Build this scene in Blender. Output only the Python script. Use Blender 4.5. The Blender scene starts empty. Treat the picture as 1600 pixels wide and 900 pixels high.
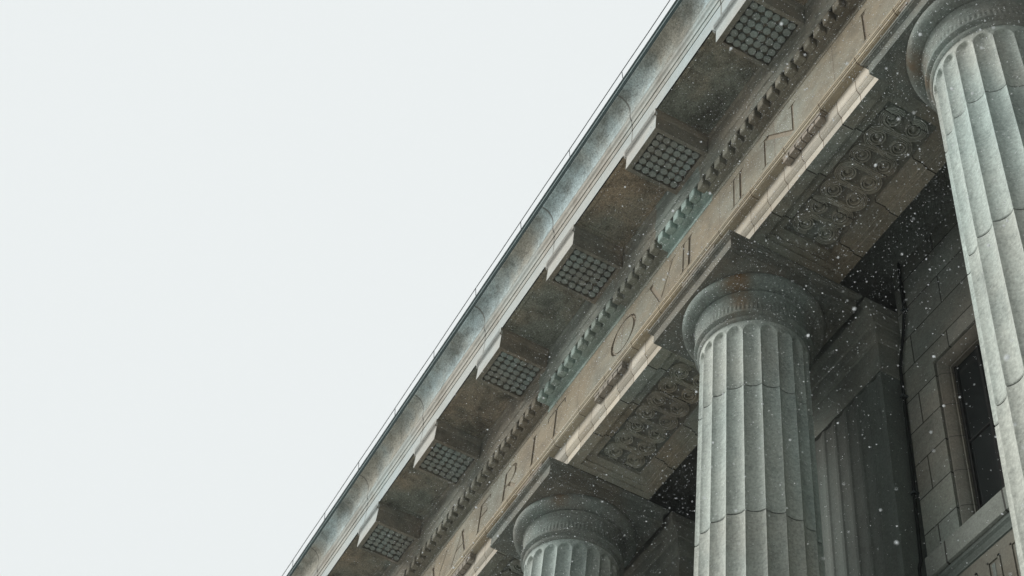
import bpy, bmesh, math, random
from mathutils import Matrix, Vector
random.seed(7)
R = math.radians
sc = bpy.context.scene
COL = sc.collection
S, ZO = 12.0, 1.6                       # survey units -> metres, height of the eye above the ground

# ------------------------------------------------------------------ camera
cam_d = bpy.data.cameras.new('camera')
cam = bpy.data.objects.new('camera', cam_d)
COL.objects.link(cam)
RW = ((0.4587022056617033, 0.882464528717111, 0.10415681483789471),
      (0.6607514794559088, -0.4171115415326646, 0.6240396175861528),
      (0.594137836632137, -0.21742657950750002, -0.7744197270251789))
mw = Matrix(RW).transposed().to_4x4()
mw.translation = Vector((0, 0, ZO))
cam.matrix_world = mw
cam_d.sensor_width = 36
cam_d.lens = 54.7
cam_d.clip_start = 0.1
cam_d.clip_end = 3000
cam_d.dof.use_dof = True
cam_d.dof.focus_distance = 13.5
cam_d.dof.aperture_fstop = 3.6
sc.camera = cam

# ------------------------------------------------------------------ overcast sky, soft sun, exposure
SUN_EL, SUN_AZ = R(32), R(214)          # azimuth clockwise from +Y: light from the street side, a little from the left
w = bpy.data.worlds.new('World')
sc.world = w
w.use_nodes = True
nt = w.node_tree
nt.nodes.clear()
out = nt.nodes.new('ShaderNodeOutputWorld')
bg = nt.nodes.new('ShaderNodeBackground')
bg.inputs['Strength'].default_value = 0.10
sky = nt.nodes.new('ShaderNodeTexSky')
sky.sky_type = 'NISHITA'
sky.sun_disc = False
sky.sun_elevation = SUN_EL
sky.sun_rotation = SUN_AZ
mixc = nt.nodes.new('ShaderNodeMix')
mixc.data_type = 'RGBA'
mixc.inputs[0].default_value = 0.985     # a closed deck of snow cloud over the blue
mixc.inputs[7].default_value = (8.5, 8.88, 8.9, 1)
nt.links.new(sky.outputs[0], mixc.inputs[6])
# added dimming of the unseen +X sky, to darken faces turned that way
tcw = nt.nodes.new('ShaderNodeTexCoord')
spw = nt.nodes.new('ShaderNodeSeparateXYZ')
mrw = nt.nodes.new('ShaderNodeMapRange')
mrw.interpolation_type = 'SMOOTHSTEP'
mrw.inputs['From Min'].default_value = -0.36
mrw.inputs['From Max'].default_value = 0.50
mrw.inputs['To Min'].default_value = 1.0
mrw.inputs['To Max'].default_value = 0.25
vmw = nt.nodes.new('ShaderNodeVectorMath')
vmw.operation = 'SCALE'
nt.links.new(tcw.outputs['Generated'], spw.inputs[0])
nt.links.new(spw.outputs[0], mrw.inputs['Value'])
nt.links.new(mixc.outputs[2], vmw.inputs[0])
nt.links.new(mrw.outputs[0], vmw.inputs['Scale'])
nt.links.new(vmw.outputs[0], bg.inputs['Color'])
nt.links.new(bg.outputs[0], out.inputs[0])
sun_d = bpy.data.lights.new('sun', 'SUN')
sun_d.energy = 3.3
sun_d.angle = R(38)
sun_d.color = (1.0, 0.99, 0.965)
sun = bpy.data.objects.new('sun', sun_d)
COL.objects.link(sun)
sd = Vector((math.sin(SUN_AZ) * math.cos(SUN_EL), math.cos(SUN_AZ) * math.cos(SUN_EL), math.sin(SUN_EL)))
sun.rotation_euler = sd.to_track_quat('Z', 'Y').to_euler()
sc.view_settings.view_transform = 'Standard'
sc.view_settings.look = 'None'
sc.view_settings.exposure = 0
sc.view_settings.gamma = 1


# ------------------------------------------------------------------ materials
def stone(name, warm, cool, dark, cool_amt=0.45, dark_amt=0.5, grain=0.25, streak=1.0,
          joint=None, jcol=(0.03, 0.028, 0.024), bump=0.25, rough=0.9, blockvar=0.0, rust=False, big=0.55, grain_scale=55):
    """weathered stone: warm and cool patches, soot, mineral grain; joint = (x0, Lx, width) masonry joints along x,
    optionally (x0, Lx, width, z0, Lz) for coursed ashlar"""
    m = bpy.data.materials.new(name)
    m.use_nodes = True
    t = m.node_tree
    N = t.nodes.new
    L = t.links.new
    b = t.nodes['Principled BSDF']
    b.inputs['Roughness'].default_value = rough
    b.inputs['Specular IOR Level'].default_value = 0.25
    geo = N('ShaderNodeNewGeometry')
    mp = N('ShaderNodeMapping')
    mp.inputs['Scale'].default_value = (1, 1, 1 / streak)
    L(geo.outputs['Position'], mp.inputs['Vector'])

    def noise(sc_, det=5, ro=0.6, vec=mp.outputs[0], dist=0.0):
        n = N('ShaderNodeTexNoise')
        n.inputs['Scale'].default_value = sc_
        n.inputs['Detail'].default_value = det
        n.inputs['Roughness'].default_value = ro
        n.inputs['Distortion'].default_value = dist
        L(vec, n.inputs['Vector'])
        return n.outputs['Fac']

    def ramp(src, a, b_):
        r = N('ShaderNodeMapRange')
        r.inputs['From Min'].default_value = a
        r.inputs['From Max'].default_value = b_
        L(src, r.inputs['Value'])
        return r.outputs[0]

    def mth(op, a, b_=None, c_=None):
        n = N('ShaderNodeMath')
        n.operation = op
        for i, v in enumerate((a, b_, c_)):
            if v is None:
                continue
            if isinstance(v, (int, float)):
                n.inputs[i].default_value = v
            else:
                L(v, n.inputs[i])
        return n.outputs[0]

    def mix(fac, a, b_, mode='MIX'):
        n = N('ShaderNodeMix')
        n.data_type = 'RGBA'
        n.blend_type = mode
        for i, v in ((0, fac), (6, a), (7, b_)):
            if isinstance(v, (int, float)):
                n.inputs[i].default_value = v
            elif isinstance(v, tuple):
                n.inputs[i].default_value = (*v, 1)
            else:
                L(v, n.inputs[i])
        return n.outputs[2]

    col = mix(mth('MULTIPLY', ramp(noise(big, 6, 0.62), 0.42, 0.62), cool_amt), warm, cool)
    att = N('ShaderNodeAttribute')
    att.attribute_name = 'tint'
    col = mix(att.outputs['Fac'], col, tuple(min(1, c * 1.25) for c in cool))
    col = mix(mth('MULTIPLY', ramp(noise(2.3, 8, 0.7, dist=0.4), 0.47, 0.74), dark_amt), col, dark)
    col = mix(mth('MULTIPLY', ramp(noise(9.0, 5, 0.75, vec=geo.outputs['Position']), 0.5, 0.75), dark_amt * 0.7), col, dark)
    g1 = noise(grain_scale, 3, 0.8, vec=geo.outputs['Position'])
    gm = N('ShaderNodeMapRange')
    gm.inputs['From Min'].default_value = 0.3
    gm.inputs['From Max'].default_value = 0.7
    gm.inputs['To Min'].default_value = 1 - grain
    gm.inputs['To Max'].default_value = 1 + grain
    L(g1, gm.inputs['Value'])
    vg = N('ShaderNodeVectorMath')
    vg.operation = 'SCALE'
    L(col, vg.inputs[0])
    L(gm.outputs[0], vg.inputs['Scale'])
    col = vg.outputs[0]
    sep = N('ShaderNodeSeparateXYZ')
    L(geo.outputs['Position'], sep.inputs[0])
    height = g1
    if joint:
        x0, Lx, jw = joint[:3]
        u = mth('DIVIDE', mth('SUBTRACT', sep.outputs[0], x0 * S), Lx * S)
        if len(joint) > 3:
            z0, Lz = joint[3:5]
            v = mth('DIVIDE', mth('SUBTRACT', sep.outputs[2], z0 * S + ZO), Lz * S)
            rowi = mth('FLOOR', v)
            u = mth('ADD', u, mth('MULTIPLY', mth('MODULO', mth('ABSOLUTE', rowi), 2.0), 0.5))
        wob = mth('MULTIPLY', mth('SUBTRACT', noise(1.7, 2), 0.5), 0.006 / Lx * 0.3)
        u2 = mth('ADD', u, wob)
        du = mth('ABSOLUTE', mth('SUBTRACT', mth('FRACT', mth('ADD', u2, 0.5)), 0.5))
        mu = mth('LESS_THAN', du, jw / (Lx * S) * 0.5)
        cell = mth('FLOOR', u2)
        if len(joint) > 3:
            dv = mth('ABSOLUTE', mth('SUBTRACT', mth('FRACT', mth('ADD', v, 0.5)), 0.5))
            mu = mth('MAXIMUM', mu, mth('LESS_THAN', dv, jw / (Lz * S) * 0.5))
            cell = mth('ADD', cell, mth('MULTIPLY', rowi, 17.3))
        if blockvar:
            wn = N('ShaderNodeTexWhiteNoise')
            wn.noise_dimensions = '1D'
            L(cell, wn.inputs['W'])
            sc2 = N('ShaderNodeMapRange')
            sc2.inputs['To Min'].default_value = 1 - blockvar
            sc2.inputs['To Max'].default_value = 1 + blockvar * 0.6
            L(wn.outputs[0], sc2.inputs['Value'])
            v2 = N('ShaderNodeVectorMath')
            v2.operation = 'SCALE'
            L(col, v2.inputs[0])
            L(sc2.outputs[0], v2.inputs['Scale'])
            col = v2.outputs[0]
            wn2 = N('ShaderNodeTexWhiteNoise')
            wn2.noise_dimensions = '1D'
            L(mth('ADD', cell, 91.7), wn2.inputs['W'])
            col = mix(mth('MULTIPLY', wn2.outputs[0], blockvar * 1.6), col, (0.98, 0.86, 0.68), 'MULTIPLY')
        col = mix(mth('MULTIPLY', mu, 0.85), col, jcol)
        height = mth('SUBTRACT', g1, mth('MULTIPLY', mu, 2.0))
    if rust:
        ar = N('ShaderNodeAttribute')
        ar.attribute_name = 'rust'
        rf = mth('MULTIPLY', ar.outputs['Fac'], ramp(noise(5.0, 4, vec=geo.outputs['Position']), 0.3, 0.62))
        col = mix(rf, col, (0.15, 0.085, 0.035))
    L(col, b.inputs['Base Color'])
    bp = N('ShaderNodeBump')
    bp.inputs['Strength'].default_value = bump
    bp.inputs['Distance'].default_value = 0.02
    L(height, bp.inputs['Height'])
    L(bp.outputs[0], b.inputs['Normal'])
    return m


def plain(name, col, rough=0.6, metal=0.0, trans=0.0):
    m = bpy.data.materials.new(name)
    m.use_nodes = True
    b = m.node_tree.nodes['Principled BSDF']
    n = m.node_tree.nodes.new('ShaderNodeTexNoise')
    n.inputs['Scale'].default_value = 6
    n.inputs['Detail'].default_value = 6
    mr = m.node_tree.nodes.new('ShaderNodeMix')
    mr.data_type = 'RGBA'
    mr.inputs[6].default_value = (*[c * 0.7 for c in col], 1)
    mr.inputs[7].default_value = (*[min(1, c * 1.3) for c in col], 1)
    m.node_tree.links.new(n.outputs['Fac'], mr.inputs[0])
    m.node_tree.links.new(mr.outputs[2], b.inputs['Base Color'])
    b.inputs['Roughness'].default_value = rough
    b.inputs['Metallic'].default_value = metal
    b.inputs['Specular IOR Level'].default_value = 0.05 if rough >= 0.6 else 0.5
    return m


VJ = (-0.5430, 0.0237, 0.010)            # short flat-arch blocks of the architrave
M = {
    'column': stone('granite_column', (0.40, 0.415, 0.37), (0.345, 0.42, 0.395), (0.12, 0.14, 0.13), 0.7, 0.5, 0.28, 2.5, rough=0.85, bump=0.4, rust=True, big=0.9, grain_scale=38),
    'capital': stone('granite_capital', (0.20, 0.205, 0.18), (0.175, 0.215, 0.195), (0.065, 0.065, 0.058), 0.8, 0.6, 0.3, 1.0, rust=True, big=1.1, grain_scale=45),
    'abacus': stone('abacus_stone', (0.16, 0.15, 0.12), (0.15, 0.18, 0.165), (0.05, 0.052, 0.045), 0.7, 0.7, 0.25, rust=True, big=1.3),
    'abacus_face': stone('abacus_lit_face_stone', (0.62, 0.66, 0.62), (0.55, 0.66, 0.64), (0.30, 0.32, 0.30), 0.8, 0.2, 0.15),
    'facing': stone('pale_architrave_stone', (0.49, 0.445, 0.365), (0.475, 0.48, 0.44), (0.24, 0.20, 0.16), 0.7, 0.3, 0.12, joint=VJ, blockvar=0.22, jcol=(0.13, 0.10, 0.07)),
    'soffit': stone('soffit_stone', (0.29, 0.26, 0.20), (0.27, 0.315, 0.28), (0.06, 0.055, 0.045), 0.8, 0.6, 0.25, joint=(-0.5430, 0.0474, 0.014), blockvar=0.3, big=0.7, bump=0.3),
    'panel': stone('shaded_panel_ground', (0.19, 0.175, 0.14), (0.16, 0.19, 0.17), (0.08, 0.08, 0.068), 0.8, 0.5, 0.25, big=0.8, bump=0.3),  # sunk ground coloured darker to paint in shade between the carved bands
    'relief': stone('carved_relief_stone', (0.36, 0.33, 0.26), (0.33, 0.385, 0.345), (0.10, 0.10, 0.085), 0.8, 0.5, 0.25, joint=(-0.5670, 0.0474, 0.010), blockvar=0.25, big=0.8, bump=0.3),
    'frieze': stone('frieze_sandstone', (0.265, 0.225, 0.16), (0.235, 0.25, 0.215), (0.125, 0.105, 0.075), 0.8, 0.85, 0.2, joint=(-0.578, 0.0828, 0.010), blockvar=0.08, jcol=(0.14, 0.11, 0.08), big=0.8),
    'taenia': stone('band_sandstone', (0.35, 0.30, 0.215), (0.33, 0.33, 0.28), (0.16, 0.125, 0.09), 0.5, 0.55, 0.14, joint=(-0.5549, 0.0474, 0.012), blockvar=0.12, jcol=(0.10, 0.075, 0.05)),
    'gutta': stone('regula_stone', (0.26, 0.22, 0.175), (0.23, 0.24, 0.21), (0.08, 0.07, 0.055), 0.5, 0.6, 0.2),
    'dentil': stone('dentil_stone', (0.20, 0.17, 0.125), (0.26, 0.34, 0.31), (0.07, 0.062, 0.046), 0.15, 0.6, 0.25, big=0.9),
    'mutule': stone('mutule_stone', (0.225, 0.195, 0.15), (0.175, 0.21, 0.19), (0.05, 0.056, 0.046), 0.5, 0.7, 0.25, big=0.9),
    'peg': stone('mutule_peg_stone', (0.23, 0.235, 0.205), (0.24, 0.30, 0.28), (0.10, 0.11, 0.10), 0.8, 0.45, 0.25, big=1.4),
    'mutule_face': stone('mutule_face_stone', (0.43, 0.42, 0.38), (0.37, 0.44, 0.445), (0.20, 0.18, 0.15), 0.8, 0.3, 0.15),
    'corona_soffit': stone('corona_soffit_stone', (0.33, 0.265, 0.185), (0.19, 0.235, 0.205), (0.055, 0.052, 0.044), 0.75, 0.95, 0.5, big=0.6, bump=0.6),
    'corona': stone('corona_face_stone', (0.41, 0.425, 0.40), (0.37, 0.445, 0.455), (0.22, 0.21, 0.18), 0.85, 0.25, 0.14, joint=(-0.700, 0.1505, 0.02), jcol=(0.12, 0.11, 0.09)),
    'lines': stone('corona_moulding_stone', (0.37, 0.355, 0.31), (0.36, 0.44, 0.435), (0.17, 0.14, 0.105), 0.7, 0.6, 0.2, joint=(-0.700, 0.1505, 0.018)),
    'sima': stone('sima_stone', (0.35, 0.335, 0.28), (0.42, 0.51, 0.515), (0.10, 0.105, 0.088), 0.95, 1.0, 0.55, joint=(-0.700, 0.1505, 0.02), jcol=(0.12, 0.115, 0.10), big=0.85, bump=0.7),
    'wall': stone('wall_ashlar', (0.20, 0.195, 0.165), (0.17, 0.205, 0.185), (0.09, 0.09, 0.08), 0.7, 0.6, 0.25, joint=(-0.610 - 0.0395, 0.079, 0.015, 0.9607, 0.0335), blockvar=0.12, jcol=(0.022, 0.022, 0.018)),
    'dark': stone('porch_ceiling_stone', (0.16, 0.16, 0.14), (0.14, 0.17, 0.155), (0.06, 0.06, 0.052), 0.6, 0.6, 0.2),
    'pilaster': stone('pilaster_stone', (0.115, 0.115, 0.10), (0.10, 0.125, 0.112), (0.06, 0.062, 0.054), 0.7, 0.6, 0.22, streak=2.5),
    'jamb': stone('jamb_stone', (0.15, 0.135, 0.108), (0.125, 0.145, 0.13), (0.07, 0.065, 0.055), 0.5, 0.6, 0.22, joint=(-0.630, 0.9, 0.008, 0.9607, 0.0335), jcol=(0.04, 0.04, 0.034)),
    'parapet': stone('parapet_stone', (0.16, 0.135, 0.10), (0.135, 0.145, 0.125), (0.06, 0.052, 0.04), 0.6, 0.7, 0.22),
    'anta_cap': stone('pilaster_capital_stone', (0.20, 0.19, 0.155), (0.16, 0.19, 0.17), (0.08, 0.075, 0.062), 0.7, 0.6, 0.22),
    'sill': stone('sill_stone', (0.21, 0.20, 0.17), (0.185, 0.215, 0.195), (0.09, 0.10, 0.085), 0.6, 0.5, 0.22, joint=(-0.6015, 0.06, 0.02)),
    'copper': plain('dark_gutter_metal', (0.020, 0.032, 0.031), 1.0, 0.0),
    'bead': plain('pale_gutter_bead', (0.30, 0.36, 0.36), 0.6),
    'wire': plain('grey_wire', (0.05, 0.06, 0.06), 0.8, 0.0),
    'glass': plain('dark_window_glass', (0.012, 0.014, 0.014), 0.12),
    'frame': plain('dark_window_frame', (0.018, 0.018, 0.017), 0.7),
    'letter_cut': stone('letter_groove_stone', (0.255, 0.215, 0.16), (0.22, 0.21, 0.175), (0.125, 0.105, 0.08), 0.5, 0.5, 0.15),
}


# ------------------------------------------------------------------ helpers
def W(x, y, z):
    return (x * S, y * S, z * S + ZO)


class MB:
    """collects faces given in survey units and links them as one mesh object"""
    def __init__(self):
        self.v, self.f, self.t, self.m = [], [], [], []

    def face(self, pts, tint=0.0, mi=0):
        n = len(self.v)
        self.v += [W(*p) for p in pts]
        self.f.append(tuple(range(n, n + len(pts))))
        self.t.append(tint)
        self.m.append(mi)

    def box(self, x0, x1, y0, y1, z0, z1, tint=0.0, mi=0):
        p = lambda a, b, c: (a, b, c)
        self.face([p(x0, y0, z0), p(x0, y1, z0), p(x1, y1, z0), p(x1, y0, z0)], tint, mi)
        self.face([p(x0, y0, z1), p(x1, y0, z1), p(x1, y1, z1), p(x0, y1, z1)], tint, mi)
        self.face([p(x0, y0, z0), p(x1, y0, z0), p(x1, y0, z1), p(x0, y0, z1)], tint, mi)
        self.face([p(x0, y1, z0), p(x0, y1, z1), p(x1, y1, z1), p(x1, y1, z0)], tint, mi)
        self.face([p(x0, y0, z0), p(x0, y0, z1), p(x0, y1, z1), p(x0, y1, z0)], tint, mi)
        self.face([p(x1, y0, z0), p(x1, y1, z0), p(x1, y1, z1), p(x1, y0, z1)], tint, mi)

    def taper(self, x, y, hx0, hy0, z0, hx1, hy1, z1, tint=0.0, mi=0):
        a = [(x - hx0, y - hy0, z0), (x + hx0, y - hy0, z0), (x + hx0, y + hy0, z0), (x - hx0, y + hy0, z0)]
        b = [(x - hx1, y - hy1, z1), (x + hx1, y - hy1, z1), (x + hx1, y + hy1, z1), (x - hx1, y + hy1, z1)]
        self.face(a[::-1], tint, mi)
        self.face(b, tint, mi)
        for i in range(4):
            j = (i + 1) % 4
            self.face([a[i], a[j], b[j], b[i]], tint, mi)

    def prof(self, pts, x0, x1, tint=0.0, mi=0, caps=True, close=True):
        """closed (y,z) outline extruded along x"""
        n = len(pts)
        for i in range(n if close else n - 1):
            (y0, z0), (y1, z1) = pts[i], pts[(i + 1) % n]
            self.face([(x0, y0, z0), (x1, y0, z0), (x1, y1, z1), (x0, y1, z1)], tint, mi)
        if caps and close:
            self.face([(x0, y, z) for y, z in pts], tint, mi)
            self.face([(x1, y, z) for y, z in pts][::-1], tint, mi)

    def build(self, name, mats, parent=None, smooth=None, bevel=0.0, noise=0.0):
        me = bpy.data.meshes.new(name)
        off = parent.location if parent is not None and parent.type == 'EMPTY' else None
        if parent is not None and parent.get('_org') is not None:
            off = Vector(parent['_org'])
        org = Vector(off) if off is not None else Vector((0, 0, 0))
        me.from_pydata([tuple(Vector(p) - org) for p in self.v], [], self.f)
        me.polygons.foreach_set('material_index', self.m)
        bm = bmesh.new()
        bm.from_mesh(me)
        lay = bm.faces.layers.float.new('tint')
        bm.faces.ensure_lookup_table()
        for f, t in zip(bm.faces, self.t):
            f[lay] = t
        bmesh.ops.remove_doubles(bm, verts=bm.verts, dist=1e-5)
        bmesh.ops.recalc_face_normals(bm, faces=bm.faces)
        if bevel:
            es = [e for e in bm.edges if len(e.link_faces) == 2 and e.calc_face_angle(0) > 0.6]
            bmesh.ops.bevel(bm, geom=es, offset=bevel, segments=1, affect='EDGES', clamp_overlap=True)
        bm.to_mesh(me)
        bm.free()
        for mt in (mats if isinstance(mats, (list, tuple)) else [mats]):
            me.materials.append(mt)
        if smooth is not None:
            me.polygons.foreach_set('use_smooth', [True] * len(me.polygons))
            me.set_sharp_from_angle(angle=R(smooth))
        o = bpy.data.objects.new(name, me)
        COL.objects.link(o)
        if parent is not None:
            o.parent = parent
        return o


def thing(name, label, cat, x, y, z, group=None):
    o = bpy.data.objects.new(name, None)
    COL.objects.link(o)
    o.location = W(x, y, z)
    o.empty_display_size = 0.5
    o['label'] = label
    o['category'] = cat
    if group:
        o['group'] = group
    return o


def lathe(prof, cx, cy, seg=180, mod=None, attr=None):
    """prof = [(r,z)], mod(r,z,theta)->r"""
    vs, fs = [], []
    for r, z in prof:
        for k in range(seg):
            th = 2 * math.pi * k / seg
            rr = mod(r, z, th) if mod else r
            vs.append((cx + rr * math.cos(th), cy + rr * math.sin(th), z))
    for i in range(len(prof) - 1):
        for k in range(seg):
            k2 = (k + 1) % seg
            fs.append((i * seg + k, i * seg + k2, (i + 1) * seg + k2, (i + 1) * seg + k))
    return vs, fs


rd = random.Random(4)


def raw(name, vs, fs, mat, parent, smooth=35, rustc=None):
    org = parent.location if parent else Vector((0, 0, 0))
    me = bpy.data.meshes.new(name)
    me.from_pydata([tuple(Vector(W(*p)) - org) for p in vs], [], fs)
    at = me.attributes.new('tint', 'FLOAT', 'FACE')
    if name == 'drum':
        at.data.foreach_set('value', [rd.choice((0.0, 0.1, 0.25, 0.45))] * len(me.polygons))
    if rustc:
        ar = me.attributes.new('rust', 'FLOAT', 'POINT')
        (rx, ry), rad, amt = rustc
        ar.data.foreach_set('value', [amt * math.exp(-((p[0] - rx) ** 2 + (p[1] - ry) ** 2) / rad ** 2) for p in vs])
    me.materials.append(mat)
    me.polygons.foreach_set('use_smooth', [True] * len(me.polygons))
    me.update()
    me.set_sharp_from_angle(angle=R(smooth))
    o = bpy.data.objects.new(name, me)
    COL.objects.link(o)
    if parent:
        o.parent = parent
    return o


P = 0.301
XC = -0.6845
YC = 0.4627
X0, X1 = -2.15, 0.45                    # run of the facade that could come into view
GZ = -ZO / S                            # ground level in survey units

# ------------------------------------------------------------------ ground and street
g = MB()
g.face([(-70, -70, GZ), (70, -70, GZ), (70, 70, GZ), (-70, 70, GZ)])
go = g.build('ground', stone('wet_snowy_ground', (0.50, 0.50, 0.48), (0.62, 0.63, 0.64), (0.25, 0.25, 0.25), 0.8, 0.5, 0.1, big=0.3))
go['kind'] = 'structure'
g = MB()
for i, (yy, zz) in enumerate(((0.36, 0.014), (0.375, 0.028), (0.39, 0.042))):
    g.box(X0, X1, yy, 0.56 if i == 2 else (0.375, 0.39)[i], GZ - 0.001, GZ + zz)
pv = g.build('portico_steps', M['sill'])
pv['label'] = 'grey stone steps running along the foot of the fluted columns'
pv['category'] = 'steps'

# ------------------------------------------------------------------ entablature
ENT = thing('entablature', 'long stained stone entablature with lettered frieze, dentils and peg-studded blocks, carried on the fluted columns', 'entablature', -0.6845, 0.46, 1.0)


def frame_sheet(mb, xo0, xo1, yo0, yo1, xi0, xi1, yi0, yi1, z, z2, mi=0):
    """flat ring at height z with a rectangular hole whose edges rise to z2"""
    mb.face([(xo0, yo0, z), (xo0, yi0, z), (xo1, yi0, z), (xo1, yo0, z)], 0, mi)
    mb.face([(xo0, yi1, z), (xo0, yo1, z), (xo1, yo1, z), (xo1, yi1, z)], 0, mi)
    mb.face([(xo0, yi0, z), (xo0, yi1, z), (xi0, yi1, z), (xi0, yi0, z)], 0, mi)
    mb.face([(xi1, yi0, z), (xi1, yi1, z), (xo1, yi1, z), (xo1, yi0, z)], 0, mi)
    c = [(xi0, yi0), (xi1, yi0), (xi1, yi1), (xi0, yi1)]
    for i in range(4):
        a, b = c[i], c[(i + 1) % 4]
        mb.face([(*a, z), (*b, z), (*b, z2), (*a, z2)], 0, mi)


YF, YB = 0.4185, 0.5035
bays = list(range(-4, 4))               # bay k lies between column k-1 and column k

# architrave body: two fasciae with the groove between them
a = MB()
a.prof([(YF, 1.0), (YF, 1.0084), (0.4179, 1.0088), (0.4166, 1.0104), (0.4158, 1.0118), (0.4158, 1.0124), (0.4154, 1.0126), (0.4154, 1.0140), (0.4157, 1.0141), (0.4157, 1.0144), (0.4154, 1.0145), (0.4154, 1.0287), (0.4160, 1.0290),
        (0.4160, 1.030), (0.50, 1.030), (0.50, 1.0061), (YB, 1.0061), (YB, 1.0)], X0, X1, close=False)
a.build('fascia', M['facing'], ENT)
a = MB()
a.prof([(0.50, 1.0062), (YB + 0.0003, 1.0062), (YB + 0.0003, 1.05), (0.50, 1.05)], X0, X1)
a.build('inner_beam_face', M['dark'], ENT)

# soffit with a sunk panel in every bay
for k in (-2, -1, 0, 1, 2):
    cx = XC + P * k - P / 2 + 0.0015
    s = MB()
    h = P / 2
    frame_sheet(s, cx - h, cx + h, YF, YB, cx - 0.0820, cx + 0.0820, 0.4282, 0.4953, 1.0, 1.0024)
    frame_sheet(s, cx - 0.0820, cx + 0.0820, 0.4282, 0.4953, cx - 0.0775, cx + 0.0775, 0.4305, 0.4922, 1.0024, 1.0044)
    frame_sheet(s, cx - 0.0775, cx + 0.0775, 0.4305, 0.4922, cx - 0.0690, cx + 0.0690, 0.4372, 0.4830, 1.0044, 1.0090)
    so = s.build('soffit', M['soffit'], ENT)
    so['_org'] = tuple(ENT.location)
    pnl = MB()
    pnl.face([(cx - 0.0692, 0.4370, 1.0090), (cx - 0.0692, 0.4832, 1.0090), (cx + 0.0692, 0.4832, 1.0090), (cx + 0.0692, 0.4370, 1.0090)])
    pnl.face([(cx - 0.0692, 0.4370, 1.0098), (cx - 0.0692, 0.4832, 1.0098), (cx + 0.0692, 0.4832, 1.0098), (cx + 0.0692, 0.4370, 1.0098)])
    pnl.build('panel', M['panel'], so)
    # guilloche: bosses, rings and two three-ribbed strands woven round them
    gm = MB()

    def tube(pts, rad, hgt, closed=False, zb=1.0090):
        n = len(pts)
        q4 = [[], [], [], []]
        for i in range(n):
            p0 = pts[(i - 1) % n] if closed or i else pts[0]
            p1 = pts[(i + 1) % n] if closed or i < n - 1 else pts[-1]
            dx, dy = p1[0] - p0[0], p1[1] - p0[1]
            d = math.hypot(dx, dy) or 1
            nx, ny = -dy / d * rad, dx / d * rad
            x, y = pts[i]
            for m_, (kk, zz) in enumerate(((-1, zb + 0.0002), (-0.7, zb - hgt), (0.7, zb - hgt), (1, zb + 0.0002))):
                q4[m_].append((x + nx * kk, y + ny * kk, zz))
        for i in range(n if closed else n - 1):
            j = (i + 1) % n
            for m_ in range(3):
                gm.face([q4[m_][i], q4[m_][j], q4[m_ + 1][j], q4[m_ + 1][i]])

    pit = 0.0189
    rows = (0.4500, 0.4693)
    xs = [cx + (q - 3) * pit for q in range(7)]
    for x in xs:
        for y in rows:
            for rr, rad, hg in ((0.0059, 0.00065, 0.0034), (0.0040, 0.0006, 0.0028)):
                tube([(x + rr * math.cos(t * math.pi / 14), y + rr * math.sin(t * math.pi / 14)) for t in range(28)], rad, hg, True)
            for q in range(14):
                a0, a1 = q * math.pi / 7, (q + 1) * math.pi / 7
                c0 = (x + 0.0026 * math.cos(a0), y + 0.0026 * math.sin(a0), 1.0090)
                c1 = (x + 0.0026 * math.cos(a1), y + 0.0026 * math.sin(a1), 1.0090)
                gm.face([c0, c1, (x, y, 1.0058)])
    for sgn in (0, 1):
        mid_ = []
        for q in range(7):
            row = (q + sgn) % 2
            x, y = xs[q], rows[row]
            d = -1 if row == 0 else 1
            for t in range(-8, 9):
                an = t / 8 * math.radians(128)
                mid_.append((x + 0.0089 * math.sin(an), y + d * 0.0089 * math.cos(an)))
        for _ in range(3):
            mid_ = [mid_[0]] + [((mid_[i - 1][0] + 2 * mid_[i][0] + mid_[i + 1][0]) / 4, (mid_[i - 1][1] + 2 * mid_[i][1] + mid_[i + 1][1]) / 4) for i in range(1, len(mid_) - 1)] + [mid_[-1]]
        for kk in (-1, 0, 1):
            pts = []
            for i in range(len(mid_)):
                p0, p1 = mid_[max(0, i - 1)], mid_[min(len(mid_) - 1, i + 1)]
                dx, dy = p1[0] - p0[0], p1[1] - p0[1]
                d = math.hypot(dx, dy)
                pts.append((mid_[i][0] - dy / d * kk * 0.00135, mid_[i][1] + dx / d * kk * 0.00135))
            tube(pts, 0.00052, 0.0028 + 0.0003 * sgn + 0.00005 * kk)
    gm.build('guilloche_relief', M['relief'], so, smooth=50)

# taenia
a = MB()
a.prof([(0.4162, 1.0289), (0.4090, 1.0289), (0.4090, 1.0298), (0.4083, 1.0300), (0.4083, 1.0326), (0.4076, 1.0330), (0.4076, 1.0340),
        (0.4071, 1.0343), (0.4071, 1.0366), (0.4078, 1.0370), (0.4162, 1.0372)], X0, X1)
a.build('taenia', M['taenia'], ENT)


def copytree(o, dx, parent=None):
    c = o.copy()
    COL.objects.link(c)
    if parent is None:
        c.location.x += dx
    else:
        c.parent = parent
    for ch in list(o.children):
        copytree(ch, 0, c)
    return c


rg = random.Random(5)


def place_child(o, parent, dx):
    """copy of part o (and its sub-parts) shifted along the facade"""
    c = o.copy()
    COL.objects.link(c)
    c.parent = parent
    c.location.x += dx
    for ch in list(o.children):
        d = ch.copy()
        COL.objects.link(d)
        d.parent = c
        if ch.name.startswith('gutta'):
            d.location.x += rg.uniform(-0.004, 0.004)
            d.location.y += rg.uniform(-0.004, 0.004)
            d.location.z += rg.choice((0, 0, 0.003, 0.006, 0.012))
    return c


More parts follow.
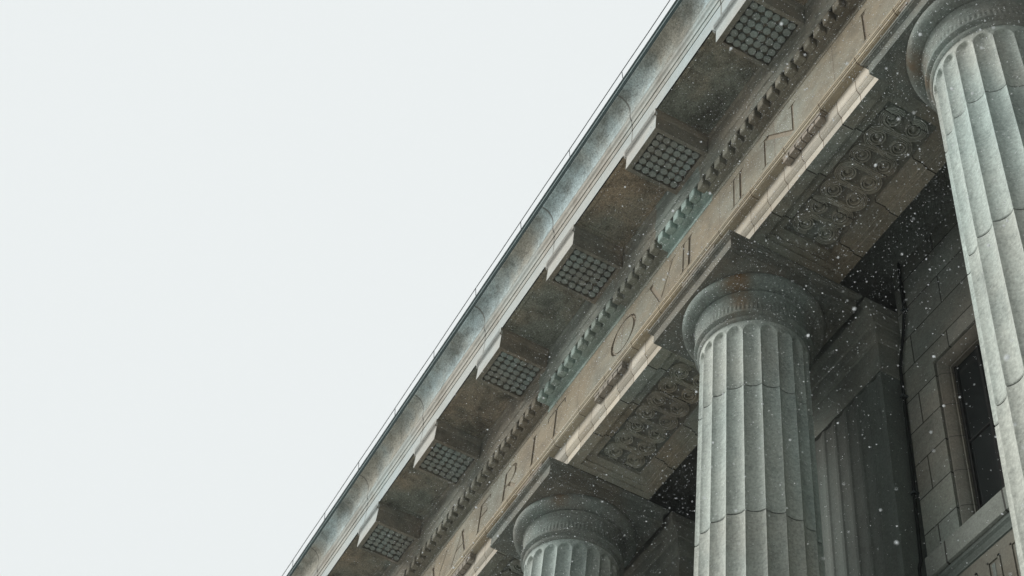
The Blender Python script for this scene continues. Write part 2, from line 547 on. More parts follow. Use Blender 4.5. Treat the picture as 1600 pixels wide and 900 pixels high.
# regula with its six guttae, at every column and midway
a = MB()
a.box(XC - 0.0252, XC + 0.0252, 0.4092, 0.4153, 1.0262, 1.0288)
reg0 = a.build('regula', M['gutta'], ENT)
reg0['_org'] = tuple(ENT.location)
for q in range(6):
    a = MB()
    xx = XC + (q - 2.5) * 0.00835
    a.taper(xx, 0.4122, 0.0037, 0.0028, 1.0205, 0.0031, 0.0026, 1.0261)
    a.build('gutta', M['gutta'], reg0)
REG = [q for q in range(-4, 3) if q]
for q in REG:
    place_child(reg0, ENT, q * P / 2 * S)

# frieze with incised letters
FY = 0.4157
fb = MB()
fb.box(X0, X1, FY, 0.47, 1.0360, 1.1145)
frieze = fb.build('frieze', [M['frieze'], M['letter_cut']], ENT)
ZT, ZB = 1.1015, 1.0630


def letter_cutter(strokes):
    c = MB()
    for n_, (x0, z0, x1, z1, wd) in enumerate(strokes):
        dx, dz = x1 - x0, z1 - z0
        d = math.hypot(dx, dz)
        nx, nz = -dz / d * wd / 2, dx / d * wd / 2
        dep = (0.0013 if wd > 0.003 else 0.0008) + 0.00003 * (n_ % 7)
        f_ = FY - 0.001
        A = [(x0 + nx, f_, z0 + nz), (x1 + nx, f_, z1 + nz), (x1 - nx, f_, z1 - nz), (x0 - nx, f_, z0 - nz)]
        B = [(p[0], FY + dep, p[2]) for p in A]
        c.face(A, 0, 1)
        c.face(B[::-1], 0, 1)
        for i in range(4):
            j = (i + 1) % 4
            c.face([A[i], A[j], B[j], B[i]], 0, 1)
    return c


TK, TN = 0.0046, 0.0017


def arc(cx, cz, rx, rz, a0, a1, n=10, wf=None):
    pts = [(cx + rx * math.cos(R(a0 + (a1 - a0) * i / n)), cz + rz * math.sin(R(a0 + (a1 - a0) * i / n)), a0 + (a1 - a0) * (i + 0.5) / n) for i in range(n + 1)]
    return [(pts[i][0], pts[i][1], pts[i + 1][0], pts[i + 1][1], (wf(pts[i][2]) if wf else TN)) for i in range(n)]


def serif(x, z, s=0.0045):
    return (x - s, z, x + s, z, 0.0011)


letters = []
Ls = lambda x, wd=TK: [(x, ZB, x, ZT, wd), serif(x, ZT + 0.0004), serif(x, ZB - 0.0004)]
letters += Ls(-0.4538) + Ls(-0.6285, 0.0040) + Ls(-0.7095) + Ls(-1.0000)
letters += Ls(-0.7197, 0.0028) + Ls(-0.6385, 0.0026)
letters += [(-0.5515, ZB, -0.5515, ZT, 0.0030), serif(-0.5515, ZT, 0.005), (-0.5917, ZB, -0.5917, ZT, 0.0024), serif(-0.5930, ZT, 0.006), serif(-0.5917, ZB),
            (-0.5895, ZT, -0.5530, ZB, 0.0052)]                                                           # N
letters += [(-0.7765, ZT, -0.7575, ZB, 0.0048), (-0.7385, ZT, -0.7570, ZB, 0.0017), serif(-0.7765, ZT, 0.006), serif(-0.7385, ZT, 0.005)]   # V
wf = lambda an: 0.0015 + 0.0034 * abs(math.cos(R(an))) ** 2
letters += arc(-0.8245, (ZT + ZB) / 2, 0.0205, (ZT - ZB) / 2, 0, 360, 28, wf)                                # O
letters += [(-0.9545, ZB, -0.9545, ZT, TK), (-0.9715, ZT - 0.0005, -0.9370, ZT - 0.0005, 0.0022), (-0.9715, ZT, -0.9715, ZT - 0.007, 0.0018), (-0.9370, ZT, -0.9370, ZT - 0.007, 0.0018), serif(-0.9545, ZB)]   # T
letters += [(-1.0615, ZB, -1.0615, ZT, 0.0040), serif(-1.0615, ZB)] + [(-1.0615, ZT - 0.0008, -1.0500, ZT - 0.0008, 0.0018), (-1.0615, 1.0795, -1.0500, 1.0795, 0.0018)]
letters += arc(-1.0500, (ZT + 1.0790) / 2, 0.0115, (ZT - 1.0790) / 2, -90, 90, 10, wf) + [(-1.0520, 1.0790, -1.0350, ZB, 0.0042)]       # R
letters += [(-1.1175, ZB, -1.1175, ZT, 0.0035), serif(-1.1175, ZB), (-1.1175, ZT - 0.0005, -1.0968, ZT - 0.0005, 0.0020), (-1.0968, ZT, -1.0968, ZT - 0.006, 0.0016),
            (-1.1175, 1.0825, -1.1010, 1.0825, 0.0018), (-1.1010, 1.0855, -1.1010, 1.0795, 0.0014)]                     # F
letters += [(-1.1625, ZT, -1.1785, ZB, 0.0018), (-1.1630, ZT, -1.1470, ZB, 0.0046), (-1.1735, 1.0785, -1.1525, 1.0785, 0.0017), serif(-1.1785, ZB), serif(-1.1470, ZB)]  # A
letters += [(-1.2000, ZT, -1.2165, ZB, 0.0018), (-1.2345, ZT, -1.2170, ZB, 0.0046), serif(-1.2345, ZT), serif(-1.2000, ZT)]
cut = letter_cutter(letters).build('letter_cutter', [M['frieze'], M['letter_cut']])
cut.location = ENT.location * 0
bo = frieze.modifiers.new('letters', 'BOOLEAN')
frieze_m = frieze
# cutter is in world coordinates, the frieze is local to the entablature
cut.data.transform(Matrix.Translation(-ENT.location))
cut.parent = ENT
bo.object = cut
bo.operation = 'DIFFERENCE'
bo.solver = 'EXACT'
bo.use_self = True
bpy.context.view_layer.update()
dg = bpy.context.evaluated_depsgraph_get()
nm = bpy.data.meshes.new_from_object(frieze.evaluated_get(dg), depsgraph=dg)
frieze.modifiers.clear()
frieze.data = nm
bpy.data.objects.remove(cut)

# cap moulding over the frieze and the dentil backing, in blocks of different stone
BL = P / 4
blocks = []
x = -0.748 - BL * 18
while x < X1:
    blocks.append((max(x, X0), min(x + BL, X1)))
    x += BL
blocks = [b for b in blocks if b[1] > b[0]]
TEAL = {0: 0.9, -1: 0.2, -3: 0.75, -4: 0.05, 1: 0.12, -2: 0.55, 2: 0.0, 3: 0.0, -5: 0.1, -6: 0.15}


def tint_at(x):
    return TEAL.get(math.floor((x + 0.748) / BL + 1e-6), random.Random(math.floor((x + 0.748) / BL)).random() * 0.25)


a = MB()
for b0, b1 in blocks:
    t = tint_at((b0 + b1) / 2)
    a.prof([(0.4170, 1.1122), (0.4154, 1.1124), (0.4150, 1.1128), (0.4147, 1.1134), (0.4147, 1.1146), (0.4151, 1.1150), (0.4158, 1.1152), (0.4158, 1.1215),
            (0.4097, 1.1215), (0.4097, 1.1500), (0.4170, 1.1500)], b0, b1, t)
a.build('frieze_cornice', M['dentil'], ENT)
d0 = MB()
d0.box(-0.0044, 0.0044, 0.0, 0.0079, 0.0, 0.0150)
for k_, tt in enumerate((0.0,)):
    pass
DP = 0.013548
DH = 0.0043
dmesh = {}


def dentil_mesh(t):
    key = round(t, 2)
    if key not in dmesh:
        a = MB()
        a.box(XC - DH, XC + DH, 0.4024, 0.4098, 1.1216, 1.1323, t)
        a.box(XC - DH, XC + DH, 0.4037, 0.4098, 1.1324, 1.1495, t)
        o = a.build('dentil', M['dentil'], ENT, bevel=0.008)
        dmesh[key] = o.data
        bpy.data.objects.remove(o)
    return dmesh[key]


rj = random.Random(21)
n0 = math.ceil((-1.66 - (-0.7063 + DP / 2)) / DP)
cnt = 0
xd = -0.7063 + DP / 2 + n0 * DP
while cnt < 99:
    o = bpy.data.objects.new('dentil', dentil_mesh(tint_at(xd)))
    COL.objects.link(o)
    o.parent = ENT
    o.location.x = (xd - XC) * S + rj.uniform(-0.004, 0.004)
    o.location.y = rj.uniform(-0.0015, 0.0015)
    o.location.z = rj.uniform(0, 0.003)
    xd += DP
    cnt += 1
rest = MB()                              # the run of dentils beyond the frame
q = xd
while q < X1:
    rest.box(q - DH, q + DH, 0.4024, 0.4098, 1.1216, 1.1400, 0)
    q += DP
q = -0.7063 + DP / 2 + (n0 - 1) * DP
while q > X0:
    rest.box(q - DH, q + DH, 0.4024, 0.4098, 1.1216, 1.1400, 0)
    q -= DP
ro = rest.build('dentil_run', M['dentil'], ENT)
ro['kind'] = 'stuff'

# bed moulding above the dentils
a = MB()
for b0, b1 in blocks:
    a.prof([(0.4036, 1.1323), (0.4023, 1.1323), (0.4023, 1.1452), (0.4012, 1.1460), (0.4012, 1.1552), (0.4020, 1.1558), (0.4020, 1.1770), (0.4005, 1.1790), (0.4005, 1.1822),
            (0.4170, 1.1822), (0.4170, 1.1505), (0.4036, 1.1505)], b0, b1, tint_at((b0 + b1) / 2) * 0.85)
a.build('bed_moulding', M['mutule'], ENT)

# corona soffit between the mutules, corona face, crowning mouldings, sima
MH = 0.0262


def mut_x(q):
    return XC + q * P / 2


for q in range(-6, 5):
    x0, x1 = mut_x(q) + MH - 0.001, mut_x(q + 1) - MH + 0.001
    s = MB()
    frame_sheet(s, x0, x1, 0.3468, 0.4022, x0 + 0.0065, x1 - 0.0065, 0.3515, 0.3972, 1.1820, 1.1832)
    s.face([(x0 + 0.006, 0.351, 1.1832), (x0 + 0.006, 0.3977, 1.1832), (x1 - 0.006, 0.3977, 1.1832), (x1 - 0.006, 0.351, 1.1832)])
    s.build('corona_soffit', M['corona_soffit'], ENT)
a = MB()
a.prof([(0.3468, 1.1820), (0.3468, 1.2030), (0.42, 1.2030), (0.42, 1.1835), (0.3480, 1.1835), (0.3480, 1.1820)], X0, X1)
a.build('corona', M['corona'], ENT)
a = MB()
a.prof([(0.3476, 1.2031), (0.3476, 1.2038), (0.3462, 1.2040), (0.3462, 1.2118), (0.3465, 1.2119), (0.3465, 1.2123), (0.3453, 1.2125), (0.3453, 1.2180), (0.3448, 1.2190),
        (0.3437, 1.2205), (0.3432, 1.2232), (0.3429, 1.2240), (0.3429, 1.2252), (0.3434, 1.2253), (0.3434, 1.2257), (0.42, 1.2257), (0.42, 1.2031)], X0, X1)
a.build('cornice_moulding', M['lines'], ENT)
a = MB()
cav = [(0.3436, 1.2258), (0.3428, 1.2258), (0.3428, 1.2300)]
for i in range(1, 15):
    t = i / 14 * math.pi / 2
    cav.append((0.3428 - 0.0136 * (1 - math.cos(t)), 1.2300 + 0.0190 * math.sin(t)))
cav += [(0.3289, 1.2491), (0.3289, 1.2500), (0.36, 1.2500), (0.36, 1.2258)]
a.prof(cav, X0, X1)
a.build('sima', M['sima'], ENT, smooth=30)
a = MB()
a.prof([(0.335, 1.2501), (0.3285, 1.2501), (0.3283, 1.2570), (0.3281, 1.2586), (0.3281, 1.2680), (0.3284, 1.2684), (0.335, 1.2684)], X0, X1)
gut = a.build('gutter', M['copper'], ENT)
a = MB()
a.prof([(0.3282, 1.2572), (0.3277, 1.2574), (0.3277, 1.2584), (0.3280, 1.2587)], X0, X1)
a.build('gutter_bead', M['bead'], ENT)
a = MB()
a.prof([(0.3350, 1.2684), (0.56, 1.28), (0.62, 1.28), (0.62, 1.2500), (0.36, 1.2502), (0.3350, 1.2502)], X0, X1)
a.build('roof', M['copper'], ENT)
a = MB()
a.box(X0, X1, 0.4201, 0.60, 1.1145, 1.2498)
a.box(X0, X1, 0.4701, 0.60, 1.0500, 1.1144)
a.build('core_masonry', M['dark'], ENT)

# mutules with their thirty-six pegs
a = MB()
xm = XC
frame_sheet(a, xm - MH, xm + MH, 0.3482, 0.4012, xm - 0.0226, xm + 0.0226, 0.3528, 0.3980, 1.1550, 1.1600)
a.face([(xm - 0.0226, 0.3528, 1.1600), (xm - 0.0226, 0.3980, 1.1600), (xm + 0.0226, 0.3980, 1.1600), (xm + 0.0226, 0.3528, 1.1600)])
sidep = [(0.3482, 1.1550), (0.3482, 1.1582), (0.3482, 1.1832)]
for sx in (-1, 1):
    a.face([(xm + sx * MH, 0.3482, 1.155), (xm + sx * MH, 0.4012, 1.155), (xm + sx * MH, 0.4012, 1.1832), (xm + sx * MH, 0.3482, 1.1832)])
# crown moulding round the sides of the block
for sx in (-1, 1):
    e = MH * sx
    for (w0, z0, w1, z1) in ((0.0, 1.1735, 0.0010, 1.1745), (0.0010, 1.1745, 0.0022, 1.1785), (0.0022, 1.1785, 0.0022, 1.1819)):
        a.face([(xm + e + sx * w0, 0.3460, z0), (xm + e + sx * w0, 0.4008, z0), (xm + e + sx * w1, 0.4008, z1), (xm + e + sx * w1, 0.3460, z1)])
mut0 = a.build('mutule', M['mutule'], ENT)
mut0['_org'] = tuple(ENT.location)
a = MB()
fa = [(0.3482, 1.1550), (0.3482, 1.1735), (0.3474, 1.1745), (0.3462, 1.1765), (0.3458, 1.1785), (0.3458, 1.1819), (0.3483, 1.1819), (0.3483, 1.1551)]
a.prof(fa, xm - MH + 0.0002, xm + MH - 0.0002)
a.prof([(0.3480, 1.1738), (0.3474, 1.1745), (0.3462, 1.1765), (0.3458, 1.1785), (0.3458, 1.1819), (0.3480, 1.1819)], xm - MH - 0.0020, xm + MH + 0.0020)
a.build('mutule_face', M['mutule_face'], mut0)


def peg(x, y, zb, zt, r0, r1, name, mat, parent, n=12):
    a = MB()
    A = [(x + r0 * math.cos(2 * math.pi * i / n), y + r0 * math.sin(2 * math.pi * i / n), zb) for i in range(n)]
    A2 = [(x + (r0 * 1.0) * math.cos(2 * math.pi * i / n), y + (r0 * 1.0) * math.sin(2 * math.pi * i / n), zb + 0.0005) for i in range(n)]
    A = [(x + (p[0] - x) * 0.88, y + (p[1] - y) * 0.88, p[2]) for p in A]
    B = [(x + r1 * math.cos(2 * math.pi * i / n), y + r1 * math.sin(2 * math.pi * i / n), zt) for i in range(n)]
    a.face(A[::-1])
    for i in range(n):
        j = (i + 1) % n
        a.face([A[i], A[j], A2[j], A2[i]])
        a.face([A2[i], A2[j], B[j], B[i]])
    return a.build(name, mat, parent, smooth=40)


rp = random.Random(3)
for i in range(6):
    for j in range(6):
        peg(xm + (i - 2.5) * 0.00735 + rp.uniform(-1, 1) * 0.0001, 0.3754 + (j - 2.5) * 0.00735 + rp.uniform(-1, 1) * 0.0001, 1.1556 + rp.uniform(0, 0.0004), 1.1601, 0.0034, 0.0029, 'gutta', M['peg'], mut0)
for q in (-5, -4, -3, -2, -1, 1, 2, 3):
    place_child(mut0, ENT, q * P / 2 * S)


# ------------------------------------------------------------------ columns
def colr(z):
    """shaft radius with entasis"""
    t = (0.936 - z) / (0.936 + 0.09)
    return 0.0428 + 0.0118 * max(0.0, t) ** 1.15


DZ = [0.868, 0.740, 0.612, 0.484, 0.356, 0.228, 0.100, GZ + 0.042]
U = 14
NS = 20 * U


def flute(z, th, R0, zend=0.936, hh=0.0085):
    a = (math.degrees(th) + 45) / 18 + 0.0
    u = a - math.floor(a)
    s = abs(u - 0.5) * 2                 # 0 in the hollow, 1 on the arris
    wv = 1.0
    if z > zend - hh:
        q = min(1.0, (z - (zend - hh)) / hh)
        wv = math.sqrt(max(0.0, 1 - q * q))
    if wv < 0.05 or s >= wv:
        return R0
    dep = 0.072 * R0
    return R0 - dep * (math.sqrt(max(0, 1 - 0.80 * (s / wv) ** 2)) - math.sqrt(0.20)) / (1 - math.sqrt(0.20))


def column(k, label, rust):
    cx = XC + P * k
    t = thing('column', label, 'column', cx, YC, GZ + 0.042, 'fluted columns of the portico')
    # top drum with rounded flute heads
    zs = [0.9405, 0.9385, 0.9362] + [0.9362 - i * 0.0007 for i in range(1, 13)] + [0.925, 0.91, 0.89, 0.8700, 0.86835]
    vs, fs = lathe([(1, z) for z in zs], cx, YC, NS, lambda r, z, th: flute(z, th, colr(z) + (0.00075 if z > 0.9400 else 0)) - (0.0005 if z < 0.8690 else 0))
    raw('drum', vs, fs, M['column'], t, 28)
    for i in range(len(DZ) - 1):
        z1, z0 = DZ[i] - 0.00035, DZ[i + 1] + 0.00035
        n = 4
        zs = [z1, z1 - 0.0007] + [z1 + (z0 - z1) * q / n for q in range(1, n)] + [z0 + 0.0007, z0]
        vs, fs = lathe([(1, z) for z in zs], cx, YC, NS, lambda r, z, th: flute(z, th, colr(z)) - (0.0005 if z in (z1, z0) else 0))
        raw('drum', vs, fs, M['column'], t, 28)
    # annulets, neck and echinus
    prof = [(0.0436, 0.9398), (0.0447, 0.9412), (0.0450, 0.9420), (0.0450, 0.9437), (0.0443, 0.9442), (0.0447, 0.9452), (0.0466, 0.9462), (0.0475, 0.9472),
            (0.0475, 0.9494), (0.0466, 0.9499), (0.0462, 0.9506), (0.0461, 0.9520), (0.0460, 0.9540), (0.0459, 0.9562), (0.0459, 0.9580), (0.0460, 0.9605), (0.0464, 0.9635),
            (0.0470, 0.9652), (0.0470, 0.9664), (0.0465, 0.9667), (0.0467, 0.9682), (0.0474, 0.9700), (0.0479, 0.9704), (0.0479, 0.9711), (0.0468, 0.9714), (0.0470, 0.9719),
            (0.0492, 0.9716), (0.0515, 0.9718), (0.0538, 0.9726), (0.0556, 0.9738), (0.0568, 0.9754), (0.0575, 0.9773), (0.0577, 0.9792), (0.0574, 0.9811), (0.0566, 0.9828), (0.0556, 0.9836)]

    def beads(r, z, th):
        if 0.9515 < z < 0.9570:
            return r + 0.00028 * math.cos(th * 84)
        return r
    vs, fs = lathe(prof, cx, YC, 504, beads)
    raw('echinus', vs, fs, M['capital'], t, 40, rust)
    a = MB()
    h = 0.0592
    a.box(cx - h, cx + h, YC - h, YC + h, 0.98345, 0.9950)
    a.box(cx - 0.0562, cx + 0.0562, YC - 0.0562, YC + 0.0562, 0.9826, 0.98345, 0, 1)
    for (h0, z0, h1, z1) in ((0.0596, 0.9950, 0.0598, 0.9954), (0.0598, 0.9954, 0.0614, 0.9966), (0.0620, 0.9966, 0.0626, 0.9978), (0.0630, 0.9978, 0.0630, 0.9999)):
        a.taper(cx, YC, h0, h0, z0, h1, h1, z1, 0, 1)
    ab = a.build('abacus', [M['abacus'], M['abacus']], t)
    f = MB()                              # outer edge of the abacus, coloured paler to carry its lit brightness
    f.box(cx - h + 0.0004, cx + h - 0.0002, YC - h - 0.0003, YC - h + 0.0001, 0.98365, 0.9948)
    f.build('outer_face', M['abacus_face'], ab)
    return t


column(0, 'full fluted stone column in the middle, with rust stain on its capital, between the other two', ((-0.6845 + 0.0377, YC - 0.0407), 0.0135, 1.0))
column(-1, 'lowest and farthest fluted column, only its round capital and upper flutes showing', ((-0.9855 + 0.0453, YC - 0.0432), 0.0095, 1.0))
column(1, 'nearest fluted column, cut by the right edge, its pale shaft tallest in view', ((-0.3835 - 0.0335, YC - 0.0423), 0.011, 0.9))


# ------------------------------------------------------------------ pilasters behind the columns
def pilaster(k, label):
    cx = XC + P * k
    t = thing('pilaster', label, 'pilaster', cx, 0.55, GZ + 0.042, 'pilasters on the rear wall')
    hs = 0.0555
    # fluted shaft front, flutes between fillets
    a = MB()
    nf = 7
    wv = (2 * hs - 0.006) / nf
    pts = [(-hs, 0.5420)]
    for i in range(nf):
        xl = -hs + 0.003 + i * wv
        for j in range(9):
            u = j / 8
            pts.append((xl + wv * (0.10 + 0.80 * u), 0.5420 + 0.0016 * math.sin(math.pi * u) ** 0.6 if 0 < u < 1 else 0.5420))
    pts.append((hs, 0.5420))
    ztop, zbot = 0.925, GZ + 0.042
    for i in range(len(pts) - 1):
        (xa, ya), (xb, yb) = pts[i], pts[i + 1]
        a.face([(cx + xa, ya, zbot), (cx + xb, yb, zbot), (cx + xb, yb, ztop), (cx + xa, ya, ztop)])
    a.face([(cx + hs, 0.5420, zbot), (cx + hs, 0.600, zbot), (cx + hs, 0.600, ztop), (cx + hs, 0.5420, ztop)])
    a.face([(cx - hs, 0.5420, zbot), (cx - hs, 0.600, zbot), (cx - hs, 0.600, ztop), (cx - hs, 0.5420, ztop)])
    a.face([(cx - hs, 0.5412, 0.92495), (cx - hs, 0.56, 0.92495), (cx + hs, 0.56, 0.92495), (cx + hs, 0.5412, 0.92495)])
    a.build('shaft', M['pilaster'], t)
    a = MB()

    def ring(h0, y0, z0, h1, y1, z1):
        A = [(cx - h0, 0.605, z0), (cx - h0, y0, z0), (cx + h0, y0, z0), (cx + h0, 0.605, z0)]
        B = [(cx - h1, 0.605, z1), (cx - h1, y1, z1), (cx + h1, y1, z1), (cx + h1, 0.605, z1)]
        for i in range(3):
            a.face([A[i], A[i + 1], B[i + 1], B[i]])
    seq = [(0.0555, 0.5425, 0.925), (0.0570, 0.5412, 0.9252), (0.0570, 0.5412, 0.9300), (0.0560, 0.5420, 0.9304), (0.0560, 0.5420, 0.9600),
           (0.0572, 0.5408, 0.9606), (0.0586, 0.5392, 0.9640), (0.0592, 0.5384, 0.9680), (0.0592, 0.5384, 0.9765), (0.0602, 0.5370, 0.9775), (0.0612, 0.5340, 0.9850), (0.0622, 0.5300, 0.9880),
           (0.0630, 0.5292, 0.9890), (0.0630, 0.5285, 0.9995)]
    for p, q in zip(seq, seq[1:]):
        ring(p[0], p[1], p[2], q[0], q[1], q[2])
    A = [(cx - 0.063, 0.605, 0.9995), (cx - 0.063, 0.5285, 0.9995), (cx + 0.063, 0.5285, 0.9995), (cx + 0.063, 0.605, 0.9995)]
    a.face(A)
    a.build('capital', M['anta_cap'], t)


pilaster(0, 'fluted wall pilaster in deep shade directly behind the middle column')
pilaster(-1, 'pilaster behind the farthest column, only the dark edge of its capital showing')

# ------------------------------------------------------------------ rear wall with windows
WALL = thing('porch_wall', 'dark coursed ashlar wall behind the columns with a deep window opening', 'wall', -0.5343, 0.56, GZ)
YW = 0.5600
a = MB()
wz0, wz1 = 0.735, 0.909
segs = []
for k in (-3, -2, -1, 0, 1, 2, 3):
    c0 = XC + P * (k - 1)
    c1 = XC + P * k
    l, r = c0 + 0.0598, c1 - 0.0598      # clear of the pilasters
    mid = (c0 + c1) / 2
    wl, wr = mid - 0.0557, mid + 0.0557
    T = 0.04
    a.box(l, wl, YW, YW + T, GZ, 0.962)
    a.box(l + 0.0035, wl, YW, YW + T, 0.962, 1.0498)
    a.box(wr, r, YW, YW + T, GZ, 0.962)
    a.box(wr, r - 0.0035, YW, YW + T, 0.962, 1.0498)
    a.box(wl, wr, YW, YW + T, wz1, 1.0498)
    a.box(wl, wr, YW, YW + T, GZ, wz0)
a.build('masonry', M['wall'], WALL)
a = MB()
a.box(X0, X1, YW + 0.0401, YW + 0.05, GZ, 1.0498)
a.build('backing', M['dark'], WALL)
a = MB()
a.face([(X0, YB + 0.0004, 1.0499), (X0, 0.6, 1.0499), (X1, 0.6, 1.0499), (X1, YB + 0.0004, 1.0499)])
a.face([(X0, YB + 0.0004, 1.0495), (X0, 0.6, 1.0495), (X1, 0.6, 1.0495), (X1, YB + 0.0004, 1.0495)])
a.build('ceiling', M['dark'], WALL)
for k in (-1, 0, 1):
    mid = XC + P * (k - 0.5)
    wl, wr = mid - 0.0557, mid + 0.0557
    # rounded splay round the opening
    a = MB()
    n = 6
    arcp = [(0.0090 * (1 - math.cos(i / n * math.pi / 2)), 0.0095 * math.sin(i / n * math.pi / 2)) for i in range(n + 1)]
    arcp = [(0.0, 0.0)] + [(0.0009 + 0.0070 * (0.6 * i / n + 0.4 * math.sin(i / n * math.pi / 2)), 0.0010 + 0.0066 * (0.6 * i / n + 0.4 * (1 - math.cos(i / n * math.pi / 2)))) for i in range(n + 1)]
    arcp[1] = (0.0003, 0.0022)
    arcp += [(0.0079, 0.0082), (0.0090, 0.0082)]
    n += 2
    for i in range(1, n + 1):
        (i0, d0), (i1, d1) = arcp[i], arcp[i + 1]
        rect0 = [(wl + i0, YW + d0, wz0), (wl + i0, YW + d0, wz1 - i0), (wr - i0, YW + d0, wz1 - i0), (wr - i0, YW + d0, wz0)]
        rect1 = [(wl + i1, YW + d1, wz0), (wl + i1, YW + d1, wz1 - i1), (wr - i1, YW + d1, wz1 - i1), (wr - i1, YW + d1, wz0)]
        for j in range(3):
            a.face([rect0[j], rect0[j + 1], rect1[j + 1], rect1[j]])
    i1, d1 = arcp[-1]
    for j, (pa, pb) in enumerate((((wl + i1, wz0), (wl + i1, wz1 - i1)), ((wl + i1, wz1 - i1), (wr - i1, wz1 - i1)), ((wr - i1, wz1 - i1), (wr - i1, wz0)))):
        a.face([(pa[0], YW + d1, pa[1]), (pb[0], YW + d1, pb[1]), (pb[0], YW + 0.013, pb[1]), (pa[0], YW + 0.013, pa[1])])
    win = a.build('window', M['jamb'], WALL, smooth=40)
    win['_org'] = tuple(WALL.location)
    a = MB()
    a.box(wl, wr, YW + 0.0120, YW + 0.0400, wz0 - 0.001, wz1)
    a.build('pane', M['glass'], win)
    a = MB()
    for xx in (wl + 0.0102, mid - 0.02, mid + 0.02, wr - 0.0102):
        a.box(xx - 0.0025 / 2, xx + 0.0025 / 2, YW + 0.0106, YW + 0.0119, wz0, wz1 - 0.009)
    for zz in (0.82,):
        a.box(wl + 0.009, wr - 0.009, YW + 0.0112, YW + 0.0119, zz - 0.0008, zz + 0.0008)
    a.build('frame', M['frame'], win)
    # sill course and cove
    l, r = mid - 0.0887, mid + 0.0887
    a = MB()
    a.prof([(0.5655, wz0 + 0.0001), (0.5555, wz0), (0.5555, 0.7168), (0.5570, 0.7160), (0.5600, 0.7160), (0.60, 0.7160), (0.60, wz0 + 0.0001)], l, r)
    a.build('sill', M['sill'], win)
    a = MB()
    a.prof([(0.5605, 0.7158), (0.5578, 0.7158), (0.5578, 0.7130), (0.5592, 0.7110), (0.5600, 0.7070), (0.5592, 0.7030), (0.5570, 0.7010), (0.5550, 0.7008), (0.5550, 0.6996),
            (0.5562, 0.6990), (0.5605, 0.6990)], l, r)
    a.build('sill_cove', M['pilaster'], win)
    # parapet panel with sunk key pattern below the sill
    a = MB()
    fy = 0.5560
    a.box(l, r, fy, 0.5602, 0.56, 0.6989)
    # slots are pieces left between raised strips
    strips = []
    x = -0.5343 + (k) * P - 0.0395
    for i in range(8):
        xx = l + 0.012 + i * 0.0224
        if xx + 0.014 > r:
            break
        for (x0_, x1_, z0_, z1_) in ((xx, xx + 0.0016, 0.640, 0.6890), (xx, xx + 0.0120, 0.6874, 0.6890), (xx + 0.0104, xx + 0.0120, 0.640, 0.6890)):
            a.box(x0_, x1_, fy - 0.0009, fy - 0.00001, z0_, z1_)
    a.build('parapet', M['parapet'], WALL)
    slot = MB()
    for i in range(8):
        xx = l + 0.012 + i * 0.0224
        if xx + 0.014 > r:
            break
        slot.box(xx + 0.0036, xx + 0.0066, fy - 0.0003, fy - 0.00001, 0.640, 0.6856)
    slot.build('sunk_slots', M['dark'], WALL)

# ------------------------------------------------------------------ lightning wire along the roof edge
WR = thing('roof_edge_wire', 'thin grey wire on small standoffs running just above the dark gutter', 'wire', -0.6845, 0.3225, 1.247)


def rod(mb, p, q, r, n=6):
    p, q = Vector(p), Vector(q)
    d = (q - p).normalized()
    u = d.orthogonal().normalized()
    v = d.cross(u)
    A = [p + (u * math.cos(2 * math.pi * i / n) + v * math.sin(2 * math.pi * i / n)) * r for i in range(n)]
    B = [a_ + (q - p) for a_ in A]
    for i in range(n):
        j = (i + 1) % n
        mb.face([tuple(A[i]), tuple(A[j]), tuple(B[j]), tuple(B[i])])
    mb.face([tuple(x) for x in A][::-1])
    mb.face([tuple(x) for x in B])


a = MB()
xs = [X0 + i * 0.052 for i in range(50)]
for i in range(49):
    rod(a, (xs[i], 0.3275, 1.2833 + 0.0006 * math.sin(i * 2.1)), (xs[i + 1], 0.3275, 1.2833 + 0.0006 * math.sin((i + 1) * 2.1)), 0.00042)
a.build('strand', M['wire'], WR)
for i in range(0, 50, 2):
    a = MB()
    rod(a, (xs[i], 0.3300, 1.2670), (xs[i], 0.3275, 1.2834), 0.00035)
    a.build('standoff', M['wire'], WR)

CB = thing('cable', 'thick black cable hanging down the dark wall between the fluted pilaster and the window', 'cable', -0.629, 0.5575, 0.733)
a = MB()
pth = [(-0.6085, 0.557, 1.0490), (-0.6090, 0.557, 1.0200), (-0.6098, 0.557, 0.9900), (-0.6135, 0.557, 0.9680), (-0.6195, 0.557, 0.9480), (-0.6230, 0.557, 0.9300), (-0.6238, 0.557, 0.9000),
       (-0.6246, 0.557, 0.8480), (-0.6262, 0.557, 0.8000), (-0.6275, 0.557, 0.7600), (-0.6272, 0.556, 0.7370), (-0.6290, 0.5550, 0.7300), (-0.6300, 0.5540, 0.6500), (-0.6300, 0.5540, GZ + 0.042)]
for p_, q_ in zip(pth, pth[1:]):
    rod(a, p_, q_, 0.00125, 8)
a.build('cord', plain('black_cable', (0.012, 0.014, 0.013), 0.8), CB)
for zz, xx in ((0.99, -0.6098), (0.90, -0.6238), (0.80, -0.6262)):
    a = MB()
    a.box(xx - 0.0022, xx + 0.0022, 0.5550, 0.5606, zz - 0.0006, zz + 0.0006)
    a.build('clip', M['wire'], CB)

# ------------------------------------------------------------------ thin snow haze
hz = bpy.data.materials.new('snow_haze')
hz.use_nodes = True
ht = hz.node_tree
ht.nodes.clear()
ho = ht.nodes.new('ShaderNodeOutputMaterial')
hv = ht.nodes.new('ShaderNodeVolumePrincipled')
hv.inputs['Color'].default_value = (0.86, 0.93, 0.93, 1)
hv.inputs['Density'].default_value = 0.0008
hv.inputs['Anisotropy'].default_value = 0.2
ht.links.new(hv.outputs[0], ho.inputs['Volume'])
a = MB()
a.box(-75, 75, -75, 75, GZ - 1.0 / S, 1.4)
hb = a.build('haze', hz)
hb['kind'] = 'stuff'

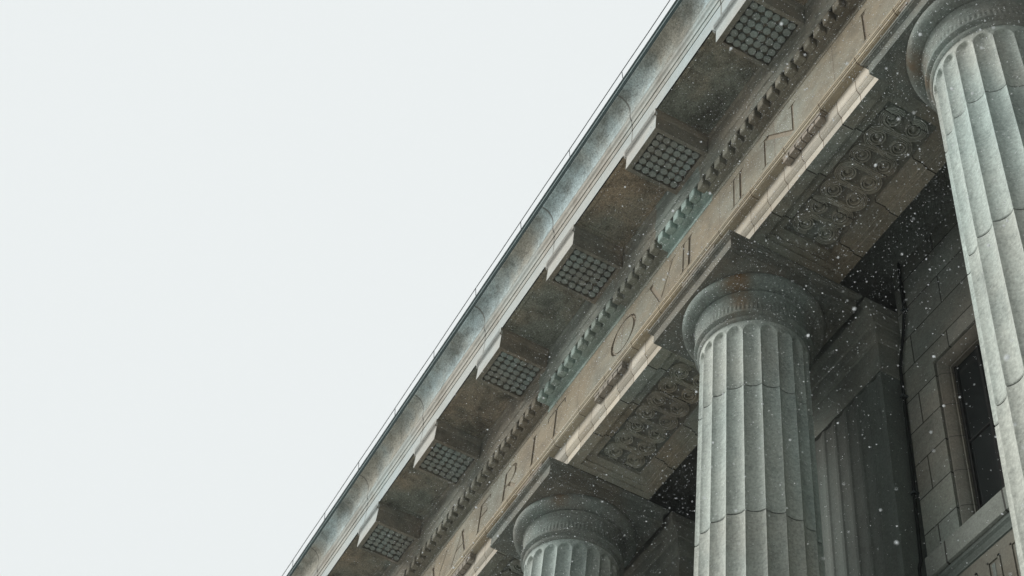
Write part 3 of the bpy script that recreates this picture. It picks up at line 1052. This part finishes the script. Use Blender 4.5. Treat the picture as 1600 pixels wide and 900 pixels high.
# ------------------------------------------------------------------ falling snow
fm = bpy.data.materials.new('snowflake')
fm.use_nodes = True
t = fm.node_tree
b = t.nodes['Principled BSDF']
b.inputs['Base Color'].default_value = (0.9, 0.93, 0.94, 1)
b.inputs['Roughness'].default_value = 0.9
tr = t.nodes.new('ShaderNodeBsdfTranslucent')
tr.inputs['Color'].default_value = (0.93, 0.95, 0.96, 1)
mx = t.nodes.new('ShaderNodeMixShader')
mx.inputs[0].default_value = 0.6
t.links.new(b.outputs[0], mx.inputs[1])
t.links.new(tr.outputs[0], mx.inputs[2])
t.links.new(mx.outputs[0], t.nodes['Material Output'].inputs['Surface'])
rs = random.Random(11)
bm = bmesh.new()
bmesh.ops.create_icosphere(bm, subdivisions=1, radius=1)
iv8 = [Vector(v) for v in ((1, 0, 0), (-1, 0, 0), (0, 1, 0), (0, -1, 0), (0, 0, 1), (0, 0, -1))]
if8 = [(0, 2, 4), (2, 1, 4), (1, 3, 4), (3, 0, 4), (2, 0, 5), (1, 2, 5), (3, 1, 5), (0, 3, 5)]
iv = [v.co.copy() for v in bm.verts]
ifc = [tuple(v.index for v in f.verts) for f in bm.faces]
bm.free()
vs, fs = [], []


def flake(p, r, big=False):
    n = len(vs)
    sx, sy, sz = rs.uniform(0.7, 1.2), rs.uniform(0.7, 1.2), rs.uniform(0.5, 1.0)
    r *= 1 if big else 1.15
    for c in (iv if big else iv8):
        vs.append((p[0] + c.x * r * sx, p[1] + c.y * r * sy, p[2] + c.z * r * sz))
    for f in (ifc if big else if8):
        fs.append(tuple(i + n for i in f))


for _ in range(44000):
    # snow blown against the front: thins out away from the wall
    y = 4.85 - abs(rs.gauss(0, 0.75))
    z = rs.uniform(4.5, 15.8)
    x = rs.uniform(-17.5, 0.5)
    if z > ZO + 1.0 * S and y > 3.75:
        continue
    if y < 2.4 + 0.12 * (z - 4.5):
        continue
    flake((x, y, z), 0.00115 * rs.lognormvariate(0, 0.5))
for _ in range(60000):                   # gusts curling up under the cornice
    flake((rs.uniform(-17.5, -1.5), rs.uniform(3.1, 4.1), rs.uniform(8.0, 12.9)), 0.00125 * rs.lognormvariate(0, 0.5))
for _ in range(420):
    z = rs.uniform(4.2, 8.6)
    y = rs.uniform(1.9, 3.3)
    flake((rs.uniform(-7.5, 0), y, z), 0.0040 * rs.lognormvariate(0, 0.35), True)
me = bpy.data.meshes.new('falling_snow')
me.from_pydata(vs, [], fs)
me.materials.append(fm)
me.polygons.foreach_set('use_smooth', [True] * len(me.polygons))
so = bpy.data.objects.new('falling_snow', me)
COL.objects.link(so)
so['kind'] = 'stuff'
so['label'] = 'small white snowflakes drifting in front of the dark stonework'
so['category'] = 'snow'

for o in list(COL.objects):
    if '_org' in o:
        del o['_org']
